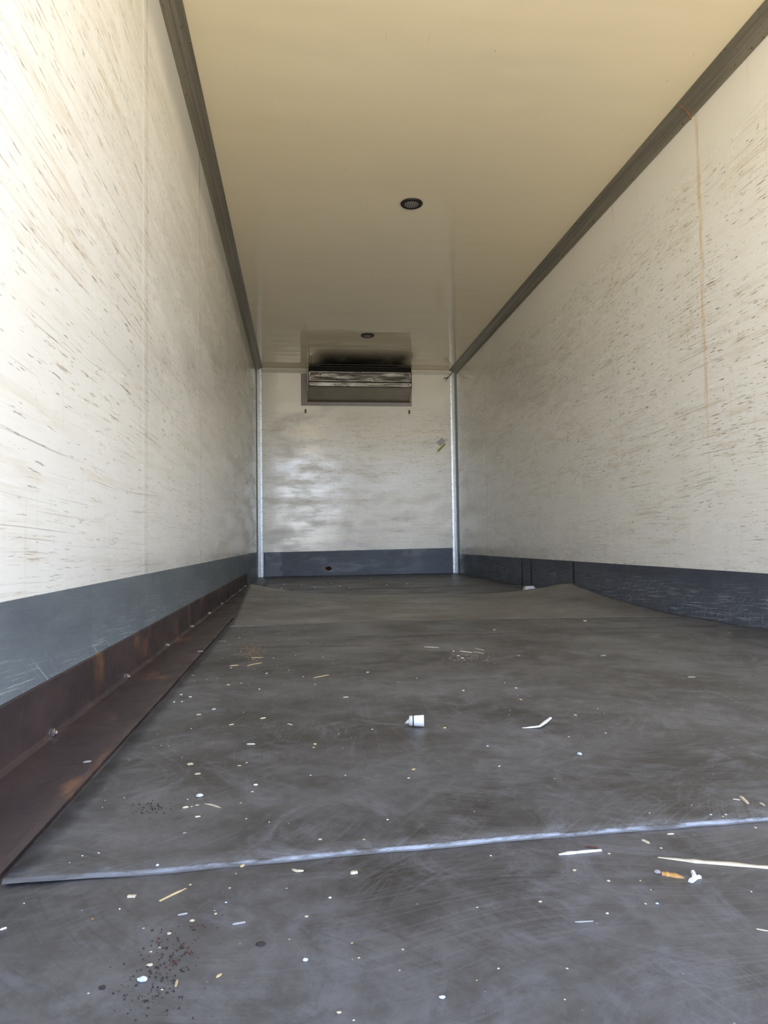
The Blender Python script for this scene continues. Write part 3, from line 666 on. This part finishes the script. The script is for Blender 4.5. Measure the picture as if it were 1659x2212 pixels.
bm = bmesh.new(); box(bm, -.040, .040, -.03, .03, 0, .030); box(bm, -.034, .034, -.024, .024, .030, .038); bmesh.ops.bevel(bm, geom=list(bm.edges), offset=.003, segments=2, affect='EDGES'); bm.to_mesh(o.data); bm.free()
litter_tag(o, 'small white plastic block behind the curled mat by the right wall', 'plastic block')

# -- small crumbs, alike and countable: by area of the floor
small = {'near': [(545, 1711, 'cream', 8), (520, 1735, 'tan', 6)], }
NEAR = [(411, 1912, 'tan', 7), (496, 1919, 'cream', 6), (488, 1950, 'blue', 6), (466, 1975, 'cream', 8), (365, 2018, 'cream', 10), (326, 2057, 'cream', 7), (345, 2048, 'cream', 6),
        (350, 2139, 'cream', 7), (200, 1986, 'orange', 6), (713, 1940, 'blue', 8), (662, 1981, 'cream', 9), (775, 2070, 'cream', 7), (732, 2189, 'cream', 12), (764, 2205, 'cream', 7),
        (1241, 1881, 'cream', 9), (1315, 1904, 'cream', 9), (1167, 1949, 'cream', 9), (1312, 1974, 'blue', 8), (1420, 1953, 'blue', 8), (1394, 1953, 'cream', 6), (1225, 2093, 'cream', 7),
        (1220, 2160, 'cream', 6), (1077, 2093, 'white', 6), (870, 2052, 'cream', 6), (1060, 1849, 'white', 5), (1316, 1845, 'cream', 7), (1428, 1833, 'cream', 7), (1632, 1789, 'cream', 7),
        (1031, 1961, 'white', 5), (1623, 1927, 'white', 5), (1383, 1903, 'tan', 5), (1406, 1923, 'tan', 5), (863, 2097, 'tan', 6), (1030, 2119, 'tan', 5), (625, 2030, 'tan', 5), (760, 2038, 'tan', 6), (191, 2147, 'cream', 6), (52, 1952, 'white', 4)]
MID = [(545, 1711, 'cream', 8), (520, 1735, 'tan', 6), (532, 1769, 'cream', 6), (399, 1800, 'grey', 9), (213, 1843, 'white', 5), (178, 1849, 'white', 4), (415, 1742, 'cream', 4), (426, 1740, 'cream', 9),
       (691, 1814, 'cream', 9), (786, 1814, 'tan', 7), (493, 1480, 'yellow', 8), (462, 1533, 'white', 10), (429, 1545, 'cream', 12), (794, 1453, 'cream', 8), (698, 1421, 'cream', 6), (680, 1608, 'yellow', 8),
       (677, 1615, 'cream', 6), (804, 1576, 'white', 5), (552, 1696, 'white', 10), (517, 1655, 'cream', 9), (533, 1648, 'cream', 7), (411, 1652, 'cream', 16), (427, 1673, 'cream', 14), (671, 1675, 'white', 5),
       (746, 1675, 'white', 5), (893, 1663, 'tan', 10), (990, 1417, 'white', 7), (999, 1422, 'white', 7), (980, 1407, 'white', 6), (1121, 1417, 'tan', 6), (1115, 1487, 'cream', 8), (1125, 1512, 'tan', 8),
       (1243, 1545, 'cream', 7), (961, 1573, 'yellow', 8), (1068, 1361, 'white', 6), (1053, 1612, 'blue', 6), (1229, 1592, 'cream', 6), (1308, 1584, 'cream', 6), (882, 1681, 'blue', 6), (1078, 1656, 'white', 5),
       (1001, 1492, 'white', 6), (1568, 1760, 'white', 6), (1561, 1764, 'cream', 6), (1536, 1760, 'blue', 6), (1494, 1740, 'cream', 5), (1264, 1342, 'white', 8), (1090, 1475, 'white', 3.5), (900, 1465, 'white', 3.5),
       (1198, 1683, 'cream', 5), (1080, 1655, 'white', 4), (837, 1771, 'white', 6), (883, 1681, 'blue', 6), (1403, 1757, 'white', 4), (391, 1501, 'white', 7), (376, 1517, 'white', 6), (393, 1516, 'white', 5), (411, 1506, 'white', 8),
       (499, 1443, 'white', 5), (591, 1422, 'white', 4), (624, 1448, 'white', 4), (576, 1455, 'white', 6), (521, 1476, 'white', 4), (518, 1378, 'white', 4), (655, 1462, 'white', 4), (560, 1489, 'white', 5), (680, 1479, 'cream', 5)]
RAIL = [(188, 1647, 'grey', 16), (135, 1562, 'grey', 4), (430, 1408, 'grey', 12), (210, 1430, 'white', 0)]
for i, (x, y, m_, s_) in enumerate(NEAR):
    chip('crumb', x, y, s_, s_*.7, m_, 'tiny pale crumb on the bare floor in front of the bright mat edge', 'crumb', 'crumbs on the near floor', sub=1)
for i, (x, y, m_, s_) in enumerate(MID):
    chip('crumb', x, y, s_, s_*.5, m_, 'tiny pale crumb scattered on the middle mat behind its bright edge', 'crumb', 'crumbs on the middle mat', sub=1)
chip('crumb', 188, 1647, 17, 6, 'grey', 'grey flake lying on the steel angle near the second bolt', 'crumb')
chip('crumb', 432, 1408, 14, 4, 'grey', 'grey flake lying on the steel angle farther along', 'crumb')
for i, (x, y) in enumerate([(680, 1269), (612, 1263), (617, 1262), (608, 1272), (652, 1264), (700, 1262), (716, 1261), (735, 1267), (755, 1270), (835, 1264), (880, 1262), (800, 1250)]):
    p = at(x, y, .004); o = obj('crumb', lump_bm(.016, .016, .008, i, .4, 1), dm['white']); o.location = p
    litter_tag(o, 'tiny white crumb on the farthest mat before the back wall', 'crumb', 'crumbs on the farthest mat')
rnd = random.Random(11)
proto = obj('crumb', lump_bm(.0036, .0036, .002, 3, .4, 1), dm['white'])
protos = [proto, obj('crumb', lump_bm(.005, .0025, .0015, 4, .4, 1), dm['cream']), obj('crumb', lump_bm(.003, .003, .002, 5, .4, 1), dm['tan'])]
def speck(o, p, k_): o.location = p; o.scale = (k_,)*3; o.rotation_euler = (0, 0, rnd.uniform(0, 6))
specks = []
for i in range(190):
    while True:
        x = rnd.uniform(FX0+.02, 1.85); y = .6+2.7*rnd.random()**.8
        if i % 3 == 0: x = FX0+.02+abs(rnd.gauss(0, .25))
        if abs(y-front_y(x)) > .02 and x < 1.88 and abs(x-.1) < y*.62+.05: break
    p = Vector((x, y, 0)); p.z = zat(p); o = protos[i % 3] if i < 3 else protos[i % 3].copy()
    if i >= 3: sc.collection.objects.link(o)
    speck(o, p, rnd.uniform(.3, .8)*(.5+.3*y))
    if y < front_y(x): litter_tag(o, 'minute pale speck of dust on the bare floor in front of the bright mat edge', 'speck', 'specks on the near floor')
    else: litter_tag(o, 'minute pale speck of dust scattered over the middle mat', 'speck', 'specks on the middle mat')

# -- stuff: sawdust, reddish grit
def grains(name, pts, mat, label, cat):
    bm = bmesh.new()
    for (p, r) in pts:
        b = bmesh.new(); bmesh.ops.create_icosphere(b, subdivisions=1, radius=r)
        ang_ = rnd.uniform(0, 6); k_ = rnd.uniform(.5, 1.6)
        for v in b.verts:
            q = v.co.copy(); v.co = Vector((q.x*k_*math.cos(ang_)-q.y*math.sin(ang_), q.x*k_*math.sin(ang_)+q.y*math.cos(ang_), q.z*.6))+p+Vector((0, 0, r*.5))
        me = bpy.data.meshes.new('tmp'); b.to_mesh(me); b.free(); bm.from_mesh(me); bpy.data.meshes.remove(me)
    return obj(name, bm, dm[mat], None, kind='stuff', label=label, category=cat)
pts = []
for i in range(330):
    p = ground(rnd.gauss(538+(i % 3)*5, 16-(i % 2)*6), rnd.gauss(1407, 13)); pts.append((p, rnd.uniform(.0006, .0019)))
grains('sawdust', pts, 'sawdust', 'patch of orange sawdust on the mat near the steel angle', 'sawdust')
pts = []
for i in range(260):
    q = rnd.random(); p = ground(rnd.gauss(lerp(395, 310, q), 38), rnd.gauss(lerp(2020, 2170, q), 32)); pts.append((p, rnd.choice((.0003, .0004, .0006, .0008, .0011))))
pts = [q for q in pts if q[0].y < front_y(q[0].x)-.02]
grains('dark_grit', pts, 'dark', 'dark brown grit strewn over the bare floor at lower left', 'grit')
pts = []
for i in range(60):
    p = ground(rnd.gauss(325, 25), rnd.gauss(1748, 9)); pts.append((p, rnd.choice((.0006, .0009, .0012))))
grains('dark_grit', pts, 'dark', 'faint patch of dark grit on the middle mat, left of the white lump', 'grit')
pts = []
for cx, cy in ((402, 2050), (377, 2080), (408, 2057), (422, 2000), (350, 2035), (370, 2082), (395, 2047)):
    for i in range(6): pts.append((ground(rnd.gauss(cx, 6), rnd.gauss(cy, 4)), rnd.uniform(.0005, .0012)))
grains('rust_flakes', pts, 'rust', 'reddish rust flakes among the dark grit', 'rust flakes')
pts = []
for i in range(90):
    x, y = rnd.gauss(1010, 30), rnd.gauss(1420, 6); pts.append((ground(x, y), rnd.uniform(.0006, .0016)))
grains('splinter_dust', pts, 'cream', 'pale splinter dust on the mat behind the white nozzle', 'wood dust')
